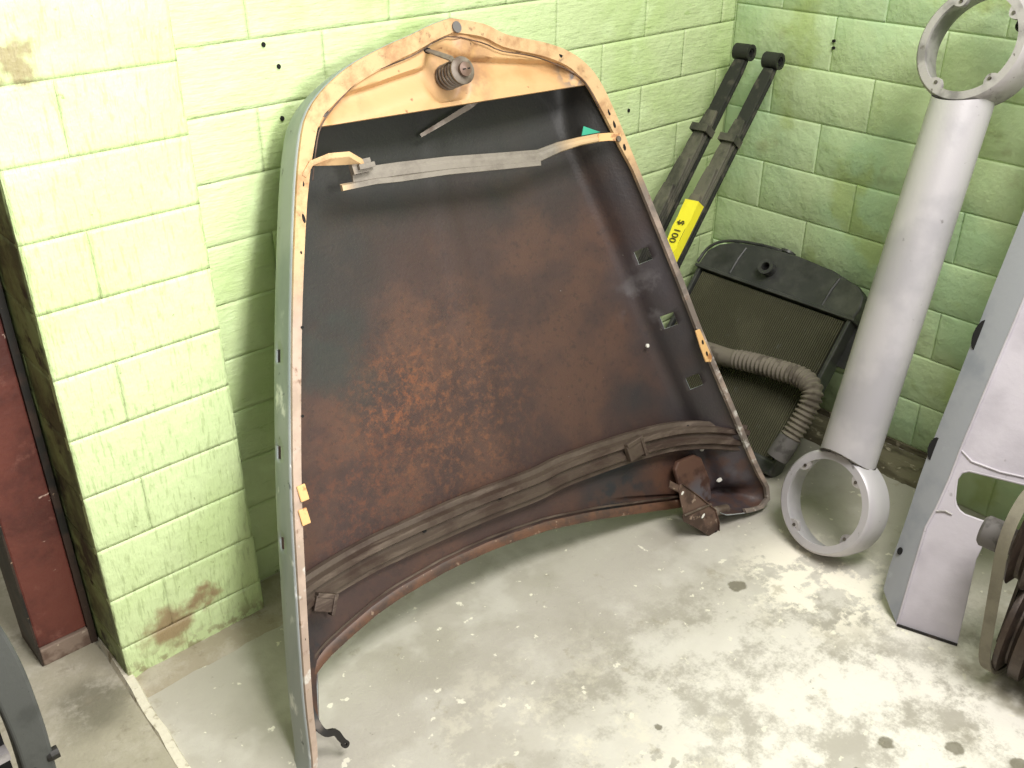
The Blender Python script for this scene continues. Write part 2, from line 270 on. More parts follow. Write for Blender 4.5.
def prism(poly, z0, z1):
    """poly of (x,y); extruded z0..z1, triangulated caps"""
    n = len(poly); V = [(x, y, z0) for x, y in poly] + [(x, y, z1) for x, y in poly]
    tri = tessellate_polygon([[Vector((x, y, 0)) for x, y in poly]])
    F = [tuple(t)[::-1] for t in tri] + [tuple(i + n for i in t) for t in tri] + [(i, (i + 1) % n, (i + 1) % n + n, i + n) for i in range(n)]
    return V, F
def catmull(P, per=8):
    P = [Vector(p) for p in P]; out = []
    for i in range(len(P) - 1):
        a, b, c, d = P[max(i - 1, 0)], P[i], P[i + 1], P[min(i + 2, len(P) - 1)]
        for k in range(per):
            t = k / per; out.append(.5 * ((2 * b) + (c - a) * t + (2 * a - 5 * b + 4 * c - d) * t * t + (3 * b - a - 3 * c + d) * t ** 3))
    out.append(P[-1]); return out
def clerp(P, x):
    """P: list of (x, y..) increasing x"""
    if x <= P[0][0]: return P[0][1]
    for a, b in zip(P, P[1:]):
        if x <= b[0]: t = (x - a[0]) / (b[0] - a[0]); return a[1] + (b[1] - a[1]) * t
    return P[-1][1]
def sst(x, a, b):
    t = max(0, min(1, (x - a) / (b - a))); return t * t * (3 - 2 * t)
def disc_poly(rx, ry, n=12, rot=0):
    return [(rx * math.cos(2 * math.pi * k / n) * math.cos(rot) - ry * math.sin(2 * math.pi * k / n) * math.sin(rot), rx * math.cos(2 * math.pi * k / n) * math.sin(rot) + ry * math.sin(2 * math.pi * k / n) * math.cos(rot)) for k in range(n)]
def struct(o): o['kind'] = 'structure'; return o

# ------------------------------------------------------------------ setting: floor
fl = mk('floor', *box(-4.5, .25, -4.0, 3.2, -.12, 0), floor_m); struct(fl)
sl = mk('trim_1', *prism([(-4.5, .6), (-4.5, -4.0), (-2.35, -4.0), (-2.128, -.45), (-2.108, .0), (-2.1, .6)], 0, .012), sill_m); struct(sl); sl['label'] = 'worn concrete door sill slab under the steel column'
random.seed(3)
pts = [(-2.098 - .0 + (-.24) * max(0, (-y - .45) / 3.5) - .03 * min(1, -y / .45 if y < 0 else 0) + random.uniform(-.0025, .0025) + .01, y, .006) for y in [.06 - .05 * i for i in range(38)]]
e = mk('trim_2', *sweep(pts, [(-.016, -.006), (.012, -.006), (.008, .007), (-.010, .0075)], (0, 0, 1)), edge_m, smooth=True); struct(e); e['label'] = 'pale raised edge of the concrete sill'
random.seed(4)
def strip(name, x0, x1, y0, y1, z, m, nx, ny, jit):
    V = []; F = []
    for j in range(ny + 1):
        for i in range(nx + 1):
            e = 0 < j < ny
            edge = (i in (0, nx) or j in (0, ny))
            V.append((x0 + (x1 - x0) * i / nx + random.uniform(-jit, jit) * .6, y0 + (y1 - y0) * j / ny + random.uniform(-jit, jit) * .6, (z * .0 - .001) if edge else z + random.uniform(-.3, .3) * z))
    for j in range(ny):
        for i in range(nx): a = j * (nx + 1) + i; F.append((a, a + 1, a + nx + 2, a + nx + 1))
    return struct(mk(name, V, F, m, smooth=60))
o = strip('trim_3', -2.09, -.02, -.175, -.0, .007, screed_m, 60, 5, .006); o['label'] = 'uneven brown screed strip along the foot of the pillar'
o = strip('trim_4', -.17, .0, -.975, -.0, .010, foot_m, 6, 70, .008); o['label'] = 'rough dark broken footing along the right wall'

# ------------------------------------------------------------------ setting: walls of painted blocks
random.seed(11)
def block_mesh(name, L, H, D, m, seed, pil=.0014, g=.0001, b=.009):
    """a block, face towards -Y at y=0, going back to y=D; slightly pillowed edges"""
    r = random.Random(seed)
    xs = [g, g + b, L * .33, L * .66, L - g - b, L - g]; zs = [g, g + b, H * .5, H - g - b, H - g]
    V = []; F = []; nx = len(xs); nz = len(zs)
    for j, z in enumerate(zs):
        for i, x in enumerate(xs):
            ed = i in (0, nx - 1) or j in (0, nz - 1)
            V.append((x, pil if ed else r.uniform(-.0012, .0010), z))
    for j in range(nz - 1):
        for i in range(nx - 1): a = j * nx + i; F.append((a, a + 1, a + nx + 1, a + nx))
    ring = [i for i in range(nx)] + [j * nx + nx - 1 for j in range(1, nz)] + [(nz - 1) * nx + i for i in range(nx - 2, -1, -1)] + [j * nx for j in range(nz - 2, 0, -1)]
    o = len(V)
    for k in ring: V.append((V[k][0], D, V[k][2]))
    n = len(ring)
    for k in range(n): F.append((ring[(k + 1) % n], ring[k], o + k, o + (k + 1) % n))
    me = bpy.data.meshes.new(name); me.from_pydata(V, [], F); me.materials.append(m); me.update()
    for p in me.polygons: p.use_smooth = len(F) - n > p.index
    return me
def block(me, M, parent, dy=0):
    o = bpy.data.objects.new('block', me); COL.objects.link(o); o.parent = parent
    o.matrix_parent_inverse = Matrix.Identity(4); o.matrix_basis = M; return o
def wall(parent, length, H0, rows, h, bl, offs, m, M, D=.05, pil=.0009, dj=.0003, g=.0001, bv=.009):
    """local: x along the wall from 0 to length, face at y=0 looking to -y"""
    cache = {}
    for r in range(rows):
        z = H0 + r * h; xs = [0]; x = offs[r % len(offs)]
        while x < length - .03:
            if x > .03: xs.append(x)
            x += bl
        xs.append(length)
        for a, b in zip(xs, xs[1:]):
            L = round(b - a, 3); key = (L, random.randrange(3))
            if key not in cache: cache[key] = block_mesh('block', L, h, D, m, int(L * 1000) + key[1], pil, g, bv)
            block(cache[key], M @ Matrix.Translation((a, random.uniform(-dj, dj), z)), parent)
wl = struct(mk('wall_left', *box(-1.76, .2, .0017, .2, 0, 2.45), green_l))
wall(wl, 1.74, -.04, 19, .1295, .335, (.17, .0), green_l, Matrix.Translation((-1.74, 0, 0)), D=.02)
wr = struct(mk('wall_right', *box(.0032, .2, -2.4, .0032, 0, 2.45), green_r))
# local x of the right wall runs towards -y
RM = Matrix(((0, 1, 0, 0), (-1, 0, 0, 0), (0, 0, 1, 0), (0, 0, 0, 1)))
wall(wr, 2.4, .016, 17, .1447, .313, (.155, .328), green_r, RM, D=.02, pil=.0022, dj=.001, g=.0005, bv=.006)
pr_ = struct(mk('wall_pier', *box(-.147, .1, -2.398, -.982, 0, 2.45), green_r)); pr_['label'] = 'green block pier behind the leaning pale panel'
wall(pr_, 1.39, .0, 17, .1447, .313, (.10, .256), green_r, Matrix.Translation((-.15, -.98, 0)) @ RM, D=.02, pil=.0022, dj=.001, g=.0005, bv=.006)
wall(pr_, .15, .0, 17, .1447, .313, (.0,), green_r, Matrix.Translation((-.15, -.98, 0)) @ Matrix.Rotation(math.pi, 4, 'Z') @ Matrix.Translation((-.15, 0, 0)), D=.002, pil=.0022)
base_band = struct(mk('trim_5', *box(-.004, .01, -1.01, .0, 0, .018), foot_m))
pl = struct(mk('wall_back', *box(-2.092, -1.768, -.0983, .19, 0, 2.45), green_p)); 
pl['label'] = 'pale green block pillar at the left'
wall(pl, .33, -.04, 19, .1295, .33, (.0, .115), green_p, Matrix.Translation((-2.095, -.1, 0)), D=.02)
# the pillar's two side faces
LM = Matrix(((0, -1, 0, -1.765), (1, 0, 0, -.098), (0, 0, 1, 0), (0, 0, 0, 1)))
wall(pl, .098, -.04, 19, .1295, .3, (.0,), green_p, LM, D=.01)
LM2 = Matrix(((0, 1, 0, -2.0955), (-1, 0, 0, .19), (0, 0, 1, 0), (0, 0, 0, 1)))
wall(pl, .286, -.04, 19, .1295, .3, (.0, .14), grime_shade_m, LM2, D=.01)

for (x, z) in [(-1.541, 1.243), (-1.513, 1.198), (-1.518, 1.096), (-.451, .938)]:
    mk('screw_hole', *xf(prism(disc_poly(.004, .005, 10), -.001, .004), Matrix.Translation((x, 0, z)) @ Matrix.Rotation(math.pi / 2, 4, 'X')), black_m, wl)
for (y, z) in [(-.331, 1.111), (-.333, 1.093)]:
    mk('screw_hole', *xf(prism(disc_poly(.004, .005, 10), -.001, .004), Matrix.Translation((0, y, z)) @ Matrix.Rotation(-math.pi / 2, 4, 'Y')), black_m, wr)

struct(mk('wall_side_light_blocker', *box(-3.4, -3.2, -4.0, 3.2, 0, 2.6), foot_m))  # unseen wall, added to cut the light reaching the pillar's left side
# ------------------------------------------------------------------ steel column
t = thing('steel_column', 'red oxide painted steel column beside the green pillar, foot on the concrete sill', 'column', (-2.16, .11, .012))
mod_bevel(mk('column_shaft', *box(-.058, .046, -.05, .07, .045, 2.4), red_m, t), .004)
mk('side_plate', *box(-.062, -.058, -.056, .07, .0, 2.4), dbrown_m, t, label='dark side plate')
mk('edge_flange', *box(.046, .060, -.058, .07, .0, 2.4), dbrown_m, t, label='dark brown edge flange')
mod_bevel(mk('column_foot', *box(-.058, .046, -.058, .07, 0, .045), base_m, t, label='cement stained bare foot'), .003)

# ------------------------------------------------------------------ the bonnet
EX = Vector((0.99903, -0.04414, 0)); EY = Vector((0.01686, 0.38168, 0.92414)); EZ = EX.cross(EY).normalized()
bon = thing('car_bonnet', 'large rusty car bonnet with a cream nose panel, leaning against the green wall', 'bonnet', (-1.2702, -.6381, 0), frame(EX, EY, EZ))
rimL = [(-0.700, 0.0), (-0.674, 0.042), (-0.647, 0.173), (-0.601, 0.361), (-0.553, 0.545), (-0.498, 0.726), (-0.439, 0.904), (-0.375, 1.082), (-0.334, 1.18), (-0.304, 1.23), (-0.255, 1.270), (-0.182, 1.306), (-0.093, 1.332), (-0.028, 1.346), (0.022, 1.359), (0.08, 1.369)]
rimR = [(0.56, 0.052), (0.64, 0.026), (0.70, 0.016), (0.734, 0.046), (0.706, 0.149), (0.661, 0.334), (0.612, 0.530), (0.576, 0.703), (0.533, 0.891), (0.494, 1.051), (0.473, 1.130), (0.456, 1.18), (0.432, 1.221), (0.387, 1.260), (0.32, 1.290), (0.215, 1.320), (0.162, 1.348), (0.08, 1.369)]
rimL = [(p.x, p.y) for p in catmull([(a, b, 0) for a, b in rimL], 10)]; rimR = [(p.x, p.y) for p in catmull([(a, b, 0) for a, b in rimR], 10)]
def s_at(rim, s):
    for a, b in zip(rim, rim[1:]):
        if a[1] <= s <= b[1] and b[1] > a[1]: t = (s - a[1]) / (b[1] - a[1]); return (a[0] + (b[0] - a[0]) * t, s)
    return rim[0]
HL = [.805, .628, .459]; HR = [.770, .590, .415]
lv = [.06 + i * (1.04 - .06) / 44 for i in range(45)]
for h in HL: lv += [h - .012, h + .012]
for h in HR: lv += [h - .017, h - .011, h + .011, h + .017]
lv = sorted(set(round(x, 4) for x in lv)); lv = [x for i, x in enumerate(lv) if i == 0 or x - lv[i - 1] > .0012 or True]
def by_len(rim, n, s_lo=None, s_hi=None):
    P = list(rim); d = [0]
    for a, b in zip(P, P[1:]): d.append(d[-1] + math.hypot(b[0] - a[0], b[1] - a[1]))
    out = []
    for k in range(n):
        x = d[-1] * k / (n - 1)
        for i in range(len(P) - 1):
            if x <= d[i + 1] + 1e-9: t = (x - d[i]) / max(1e-9, d[i + 1] - d[i]); out.append((P[i][0] + (P[i + 1][0] - P[i][0]) * t, P[i][1] + (P[i + 1][1] - P[i][1]) * t)); break
    return out
def chain(rim):
    lowi = max(i for i, p in enumerate(rim) if p[1] <= lv[0] + 1e-6 and p[1] < .1)
    low = rim[:lowi + 1] + [s_at(rim[lowi:], lv[0])]
    hi_i = min(i for i, p in enumerate(rim) if p[1] >= lv[-1])
    return by_len(low, 7)[:-1] + [s_at(rim[lowi:], s) for s in lv] + by_len([s_at(rim[lowi:], lv[-1])] + rim[hi_i:], 30)[1:]
CL = chain(rimL); CR = chain(rimR); NR = len(CL); assert len(CL) == len(CR)
def normals(C, sg):
    out = []
    for i in range(len(C)):
        a = C[max(i - 1, 0)]; b = C[min(i + 1, len(C) - 1)]; tx, ts = b[0] - a[0], b[1] - a[1]; l = math.hypot(tx, ts) or 1
        out.append((sg * ts / l, -sg * tx / l))
    return out
nL = normals(CL, 1); nR = normals(CR, -1); nL[-1] = nR[-1] = (0, -1)
for C, NN in ((CL, nL), (CR, nR)):      # soften the normals
    for _ in range(3):
        M2 = [NN[0]] + [((NN[i - 1][0] + NN[i][0] + NN[i + 1][0]) / 3, (NN[i - 1][1] + NN[i][1] + NN[i + 1][1]) / 3) for i in range(1, len(NN) - 1)] + [NN[-1]]
        NN[:] = M2
PL = [(0, 0), (0, -.012), (0, -.030), (0, -.045), (0, -.062), (.002, -.078), (.009, -.092), (.022, -.102), (.045, -.109), (.07, -.112)]
PR = [(0, 0), (.004, -.012), (.016, -.028), (.030, -.038), (.055, -.064), (.060, -.074), (.066, -.087), (.070, -.098), (.08, -.107), (.09, -.112)]
def prof(side, i, k):
    s = (CL if side < 0 else CR)[i][1]
    a = PL[k]; b = PR[k] if side > 0 else PL[k]
    if side > 0: f = .25 + .75 * min(1, i / 8); b = (b[0] * f, b[1])
    t = sst(s, 1.1, 1.25)      # towards the nose both sides share one profile
    return (b[0] * (1 - t) + a[0] * t, b[1] * (1 - t) + a[1] * t)
V = []; F = []; FM = []
idx = {}
def vtx(key, co):
    if key not in idx: idx[key] = len(V); V.append(co)
    return idx[key]
KP = len(PL)
def skv(side, i, k):
    if i == NR - 1: key = ('t', k); side = -1
    else: key = (side, i, k)
    C, NN = (CL, nL) if side < 0 else (CR, nR); a, w = prof(side, i, k)
    return vtx(key, (C[i][0] + NN[i][0] * a, C[i][1] + NN[i][1] * a, w))
arch = [(-.60, .125), (-.581, .15), (-.54, .172), (-0.477, 0.188), (-0.40, 0.205), (-0.337, 0.212), (-0.197, 0.216), (-0.05, 0.208), (0.096, 0.188), (0.245, 0.153), (0.408, 0.107), (0.509, 0.078)]
T = 44
ROW0 = []
def row0(j):
    if not ROW0:
        a = V[skv(-1, 0, KP - 1)]; b = V[skv(1, 0, KP - 1)]; A = [(a[0], a[1])] + arch + [(b[0], b[1])]
        for q in range(T + 1):
            t = .5 - .5 * math.cos(math.pi * q / T); x = a[0] + (b[0] - a[0]) * t; ROW0.append(clerp(A, x) - (a[1] + (b[1] - a[1]) * t))
    return ROW0[j]
def pnv(i, j):
    if j == 0: return skv(-1, i, KP - 1)
    if j == T: return skv(1, i, KP - 1)
    if i == NR - 1: return skv(-1, i, KP - 1)
    a = V[skv(-1, i, KP - 1)]; b = V[skv(1, i, KP - 1)]; t = j / T
    t = .5 - .5 * math.cos(math.pi * t) if True else t
    x = a[0] + (b[0] - a[0]) * t; s = a[1] + (b[1] - a[1]) * t; wd = abs(b[0] - a[0])
    mid = (a[1] + b[1]) / 2
    m0 = .05
    if mid < .6: s += row0(j) * min(1, (1 - (mid - m0) / .55)) if mid > m0 else row0(j)
    w = a[2] + (b[2] - a[2]) * t - .030 * math.sin(math.pi * t) ** .8 * min(1, wd / .8) + .0035 * math.exp(-((t - .5) / .012) ** 2) * min(1, wd / .5)
    return vtx(('p', i, j), (x, s, w))
for side in (-1, 1):
    C = CL if side < 0 else CR
    for i in range(NR - 1):
        sm = (C[i][1] + C[i + 1][1]) / 2
        for k in range(KP - 1):
            hole = False
            for h in (HL if side < 0 else HR):
                if .07 < C[i][1] < 1:
                    if side < 0 and k == 3 and abs(sm - h) < .013: hole = True if (abs(sm - h) < .005 or True) else False
                    if side > 0 and k in (3,) and abs(sm - h) < .017: hole = True
                    if side > 0 and k in (2, 4) and False: hole = True
            if hole: continue
            q = [skv(side, i, k), skv(side, i + 1, k), skv(side, i + 1, k + 1), skv(side, i, k + 1)]
            if side > 0: q = q[::-1]
            q = list(dict.fromkeys(q))
            if len(q) > 2: F.append(tuple(q))
for i in range(NR - 1):
    for j in range(T):
        q = list(dict.fromkeys([pnv(i, j), pnv(i, j + 1), pnv(i + 1, j + 1), pnv(i + 1, j)]))
        if len(q) > 2: F.append(tuple(q))
# make every face look to +z side (inside of the shell)
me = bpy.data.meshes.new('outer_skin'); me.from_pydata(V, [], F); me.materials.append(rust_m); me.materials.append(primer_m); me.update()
bm = bmesh.new(); bm.from_mesh(me); bmesh.ops.recalc_face_normals(bm, faces=bm.faces); bm.faces.ensure_lookup_table()
tot = sum(f.normal.z * f.calc_area() for f in bm.faces)
if tot < 0: bmesh.ops.reverse_faces(bm, faces=bm.faces)
bm.to_mesh(me); bm.free()
for p in me.polygons: p.use_smooth = True
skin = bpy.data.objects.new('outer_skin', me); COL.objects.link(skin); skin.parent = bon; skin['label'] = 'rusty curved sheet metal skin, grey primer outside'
so = skin.modifiers.new('solid', 'SOLIDIFY'); so.thickness = .0025; so.offset = -1; so.material_offset = 1; so.material_offset_rim = 1
# rim flange
def flw(side, s):
    if side < 0: return clerp([(0, .008), (.08, .014), (.4, .017), (.9, .021), (1.08, .024), (1.2, .03), (1.3, .03)], s)
    return clerp([(0, .010), (.3, .012), (.98, .014), (1.03, .022), (1.15, .032), (1.25, .034)], s)
V2 = []; F2 = []
ch = [(-1, i) for i in range(2, NR)] + [(1, i) for i in range(NR - 2, 1, -1)]
fc = []
for sd, i in ch:
    C, NN = (CL, nL) if sd < 0 else (CR, nR); w = flw(sd, C[i][1]) ; x, s = C[i]; nx, ns = NN[i]
    if s > 1.25: w = .03 - .004 * math.sin(x * 9)
    o = len(V2)
    V2 += [(x - nx * .0015, s - ns * .0015, .002), (x + nx * w, s + ns * w, .001), (x + nx * w, s + ns * w, -.008), (x - nx * .001, s - ns * .001, -.004), (x - nx * .0, s - ns * .0, .006)]
    fc.append((x + nx * w * .5, s + ns * w * .5, sd))
for k in range(len(ch) - 1):
    a = k * 5; b = a + 5
    for p, q in ((0, 4), (4, 1), (1, 2), (2, 3), (3, 0)): F2.append((a + p, b + p, b + q, a + q))
F2 += [(0, 1, 2, 3), tuple(len(V2) - 5 + i for i in (3, 2, 1, 0))]
mk('rim_flange', V2, F2, flange_m, bon, smooth=50, label='tan and rust coloured return flange')
# weld bead line round the nose flange, as a raised ridge
nc = [(CL[i][0] + nL[i][0] * .034, CL[i][1] + nL[i][1] * .034, .0) for i in range(NR - 26, NR - 1)] + [(CR[i][0] + nR[i][0] * .036, CR[i][1] + nR[i][1] * .036, .0) for i in range(NR - 2, NR - 26, -1)]
nc = [(x, s + .003 * math.sin(x * 31), w) for x, s, w in nc]
mk('flange_seam', *tube(nc, .0014, 6), hinge_m, bon, smooth=True, label='rusty seam round the nose')
# little dark slots in the flange
def dab(name, x, s, w, rx, ry, m, parent, rot=0, th=.0012, **k):
    P = [(x + a, s + b) for a, b in disc_poly(rx, ry, 12, rot)]
    return mk(name, *prism(P, w, w + th), m, parent, **k)
for (x, s, rx, ry) in [(-.213, 1.283, .005, .008), (-.352, 1.108, .003, .006), (-.370, 1.045, .003, .009), (-.395, .985, .002, .003), (-.436, .850, .003, .003), (-.487, .690, .003, .003), (-.614, .285, .003, .003), (.355, 1.262, .005, .008), (.462, 1.115, .004, .008), (.470, 1.085, .004, .009), (.486, 1.028, .004, .008)]:
    dab('flange_slot', x, s, .0025, rx, ry, black_m, bon)
for (x, s, w, rx, ry) in [(.552, .890, -.035, .010, .004), (.500, .898, -.09, .010, .004), (.545, .866, -.05, .011, .004), (.69, .125, -.075, .008, .006), (.645, .108, -.085, .011, .005), (.56, .185, -.10, .005, .005), (.61, .21, -.09, .007, .006), (.51, .53, -.10, .005, .005), (.60, .37, -.07, .005, .006)]:
    dab('weld_spot', x, s, w, rx, ry, white_m, bon, th=.004)
# tan notch clips
for (x, s, h) in [(-.535, .552, .016), (-.546, .508, .016)]:
    mod_bevel(mk('edge_clip', *box(x - .006, x + .012, s - h, s + h, .003, .008), tan_m, bon, label='tan edge clip'), .002)
P = [(.583, .545), (.600, .545), (.612, .50), (.622, .465), (.615, .452), (.596, .458), (.588, .50)]
mod_bevel(mk('edge_clip', *prism(P, .0035, .008), tan_m, bon, label='tan edge clip'), .002)
dab('flange_slot', .598, .51, .0085, .003, .006, black_m, bon); dab('flange_slot', .604, .478, .0085, .003, .006, black_m, bon)
# nose panel
rimtop = sorted([(x, s) for x, s in CL[-36:]] + [(x, s) for x, s in CR[-36:-1]])
NX, NY = 130, 34; x0, x1 = -.308, .448
def botl(x): return 1.206 - .019 * (x + .3) / .74
def step_line(x, s):
    """embossed wedge fields: returns depth"""
    if x < .03:
        ln = 1.252 + (x + .245) * .128; d = sst(ln - s, -.0025, .0035) * sst(x, -.262, -.246) * (1 - .9 * sst(ln - s, .003, .06))
    else:
        ln = 1.285 - (x - .13) * .165; d = sst(ln - s, -.0025, .0035) * (1 - sst(x, .375, .40)) * (1 - .9 * sst(ln - s, .003, .06))
    return d
V3 = []; F3 = []
for i in range(NX + 1):
    x = x0 + (x1 - x0) * i / NX; b = botl(x); tp = clerp(rimtop, x) - .022; tp = max(tp, b + .004)
    for j in range(NY + 1):
        s = b + (tp - b) * j / NY
        w = -.008 - .020 * step_line(x, s)
        # latch pocket
        d = math.hypot((x - .042) / 1.0, (s - 1.258) / 1.15); pk = 1 - sst(d, .040, .062)
        w = w * (1 - pk) + (-.026) * pk if s > b + .012 else w
        w += .006 * (1 - sst(math.hypot(x - .105, (s - 1.315)), .012, .03))
        V3.append((x, s, w))
    V3.append((x, b - .001, -.016)); V3.append((x, b + .004, -.045))
R = NY + 3
for i in range(NX):
    for j in range(NY): a = i * R + j; F3.append((a, a + R, a + R + 1, a + 1))
    a = i * R; F3.append((a, a + NY + 1, a + R + NY + 1, a + R)); F3.append((a + NY + 1, a + NY + 2, a + R + NY + 2, a + R + NY + 1))
npn = mk('nose_panel', V3, F3, nose_m, bon, smooth=60, label='cream painted embossed nose panel')
dab('oval_slot', .106, 1.314, -.0035, .014, .0085, black_m, npn); dab('grommet', .088, 1.350, .003, .011, .012, stub_m, npn, th=.004)
dab('lever_slot', .010, 1.314, -.009, .010, .006, black_m, npn, rot=-.3, th=.003)
for (x, s) in [(-.262, 1.230), ]: dab('chipped_patch', x, s, -.0085, .011, .009, screw_m, npn)
for (x, s) in [(.25, 1.283), (.29, 1.279), (.34, 1.278)]: dab('chipped_patch', x, s, -.0085, .012, .0022, hinge_m, npn, rot=-.1)
# latch pin with coil spring
lat = (.048, 1.257)
V_, F_ = tube([(lat[0] + .0235 * math.cos(a), lat[1] + .0235 * math.sin(a), -.024 + .062 * a / (2 * math.pi * 5.5)) for a in [2 * math.pi * 5.5 * k / 150 for k in range(151)]], .0042, 8)
mk('coil_spring', V_, F_, steel_m, bon, smooth=True, label='coiled latch spring')
mk('spring_washer', *xf(lathe([(.010, .038), (.028, .038), (.0285, .043), (.024, .046), (.010, .046)], 28), Matrix.Translation((lat[0], lat[1], 0))), steel_m, bon, smooth=True)
bolt = mk('latch_bolt', *xf(join(lathe([(.0001, -.03), (.010, -.03), (.010, .046), (.0145, .047), (.0145, .054), (.0001, .058)], 20)), Matrix.Translation((lat[0], lat[1], 0))), hinge_m, bon, smooth=True, label='rusty striker bolt')
mk('bolt_slot', *box(lat[0] - .009, lat[0] + .009, lat[1] - .0012, lat[1] + .0012, .0555, .0575), black_m, bolt)
mk('release_lever', *sweep([(.008, 1.315, -.006), (.016, 1.303, .012), (.034, 1.286, .030), (.044, 1.268, .0365)], lambda t: rectp(.013 + .004 * math.sin(3 * t), .003), (0.3, .2, 1)), steel_m, bon, label='bent grey release lever')
mk('hanging_strip', *sweep([(.150, 1.215, -.03), (.119, 1.195, -.06), (.054, 1.175, -.075), (.001, 1.158, -.10)], lambda t: rectp(.014 - .006 * t, .002), (0, 0, 1)), steel_m, bon, label='thin grey hanging strip')
# front brace
fb = mk('front_brace', *sweep([(-.228, 1.107, -.03), (-.119, 1.100, -.028), (.004, 1.089, -.026), (.136, 1.073, -.026), (.248, 1.060, -.026), (.31, 1.066, -.024), (.373, 1.066, -.020), (.43, 1.064, -.014)],
    lambda t: [(-.018 + .008 * sst(t, .68, .75), -.003), (-.016 + .008 * sst(t, .68, .75), .003), (-.004, .004), (.002, .001), (.010 - .001 * t, .002), (.011 - .001 * t, -.003)], (0, 0, 1)), fbrace_m, bon, label='grey front cross brace')
mk('brace_lip', *sweep([(-.258, 1.085, -.030), (-.18, 1.083, -.028), (-.127, 1.077, -.028), (-.003, 1.068, -.028), (.128, 1.053, -.028), (.245, 1.040, -.028)], [(-.006, -.004), (-.006, .006), (.004, .007), (.008, -.002)], (0, 0, 1)), fbrace_m, fb)
mk('brace_end', *sweep([(.425, 1.064, -.014), (.452, 1.060, -.006), (.478, 1.052, .004)], [(-.009, -.002), (-.009, .003), (.009, .003), (.009, -.002)], (0, 0, 1)), tan_m, fb, label='tan brace end')
dab('brace_rivet', .470, 1.050, .004, .007, .007, steel_m, fb, th=.004)
br = mk('brace_bracket', *sweep([(-.345, 1.120, .003), (-.325, 1.140, .006), (-.285, 1.146, .008), (-.242, 1.142, .006), (-.215, 1.125, -.004), (-.205, 1.110, -.02)], lambda t: [(-.005 - .013 * sst(t, .25, .45) * (1 - sst(t, .7, .8)), -.012 * sst(t, .2, .5)), (-.004, .002), (.006, .003), (.006, -.002)], (0, 0, 1)), flange_m, fb, smooth=30, label='tan folded bracket')
mk('bracket_clamp', *join(box(-.232, -.188, 1.104, 1.130, -.024, -.010), box(-.222, -.186, 1.110, 1.120, -.012, .0)), fbrace_m, fb)
mk('tape_scrap', *prism([(.392, 1.078), (.404, 1.098), (.430, 1.086), (.452, 1.076)], -.032, -.030), green_tape, bon, label='small teal scrap of tape')
# rear brace: ribbed channel following the cowl curve
ctr = catmull([(-.585, .318, -.088), (-.53, .330, -.098), (-.40, .336, -.114), (-.277, .334, -.118), (-.10, .328, -.118), (.07, .315, -.118), (.17, .315, -.116), (.357, .300, -.106), (.50, .282, -.088), (.60, .255, -.062), (.68, .222, -.035), (.712, .208, -.022)], 8)
def rbp(t):
    k = 1.0 + .12 * math.sin(math.pi * t)
    return [(a * k, b) for a, b in [(-.036, -.008), (-.034, .004), (-.024, .005), (-.020, .016), (-.010, .018), (-.005, .010), (.003, .010), (.008, .022), (.020, .022), (.024, .006), (.034, .004), (.036, -.008)]]
rb = mk('rear_brace', *sweep(ctr, rbp, (0, 0, 1)), bstrip_m, bon, smooth=25, label='ribbed dusty rear cross channel')
for (x, s, w) in [(-.25, .338, -.103), (-.04, .330, -.103), (.56, .293, -.070)]: dab('brace_hole', x, s, w, .005, .004, black_m, rb)
for (x, s, w, sc) in [(-.525, .300, -.084, 1), (.372, .296, -.088, 1.25)]:
    V_, F_ = join(box(-.022, .022, -.016, .016, 0, .012), box(-.020, .026, .012, .022, -.002, .014), box(.016, .024, -.022, .02, -.004, .016))
    mod_bevel(mk('brace_clip', *xf((V_, F_), Matrix.Translation((x, s, w)) @ Matrix.Rotation(.1 if x > 0 else -.5, 4, 'Z') @ Matrix.Scale(sc, 4)), bstrip_m, rb, label='bent metal clip'), .002)
# rolled rear lip along the arch
lipP = []
for j in range(0, T + 1):
    v = V[pnv(0, j)]; lipP.append((v[0], v[1] + .002, v[2] + .001))
mk('rear_lip', *sweep(lipP, [(-.002, -.004), (-.002, .004), (.004, .0055), (.016, .004), (.020, .001), (.016, -.002)], (0, 0, 1)), mat('rusty_lip', srgb(100, 70, 52), [dict(c=srgb(70, 54, 46), scale=12, lo=.42, hi=.62, detail=8, rgh=.7), dict(c=srgb(150, 128, 108), scale=44, lo=.64, hi=.7, amt=.7)], rough=.5, coord='obj'), bon, smooth=30, label='rolled rusty rear edge')
mk('rear_groove', *sweep([(x, s + .030, w + .0015) for x, s, w in lipP[5:-6]], [(-.0022, -.001), (-.0022, .003), (.0022, .003), (.0022, -.001)], (0, 0, 1)), bstrip_m, bon)
# right hinge
hg = mk('hinge_mount', *prism([(.495, .195), (.51, .21), (.575, .208), (.598, .19), (.612, .125), (.602, .070), (.51, .062)], -.098, -.084), mat('rusty_mount', srgb(92, 66, 54), [dict(c=srgb(92, 88, 92), scale=10, lo=.45, hi=.6, near=(.56, .09, -.09, .02, .08)), dict(c=srgb(70, 48, 40), scale=18, lo=.5, hi=.62)], rough=.5, coord='obj'), bon, label='rusty hinge mounting plate'); mod_bevel(hg, .004)
mk('hinge_tube', *tube([(.490, .070, -.050), (.596, .050, -.030)], .013, 16), steel_m, hg, smooth=True, label='grey pivot tube')
mk('tube_bore', *tube([(.5965, .0499, -.030), (.599, .0494, -.0295)], .008, 14), black_m, hg)
mk('hinge_link', *sweep([(.455, .172, -.075), (.480, .145, -.06), (.500, .105, -.045), (.52, .06, -.03)], rectp(.022, .004), (.5, .2, 1)), hinge_m, hg)
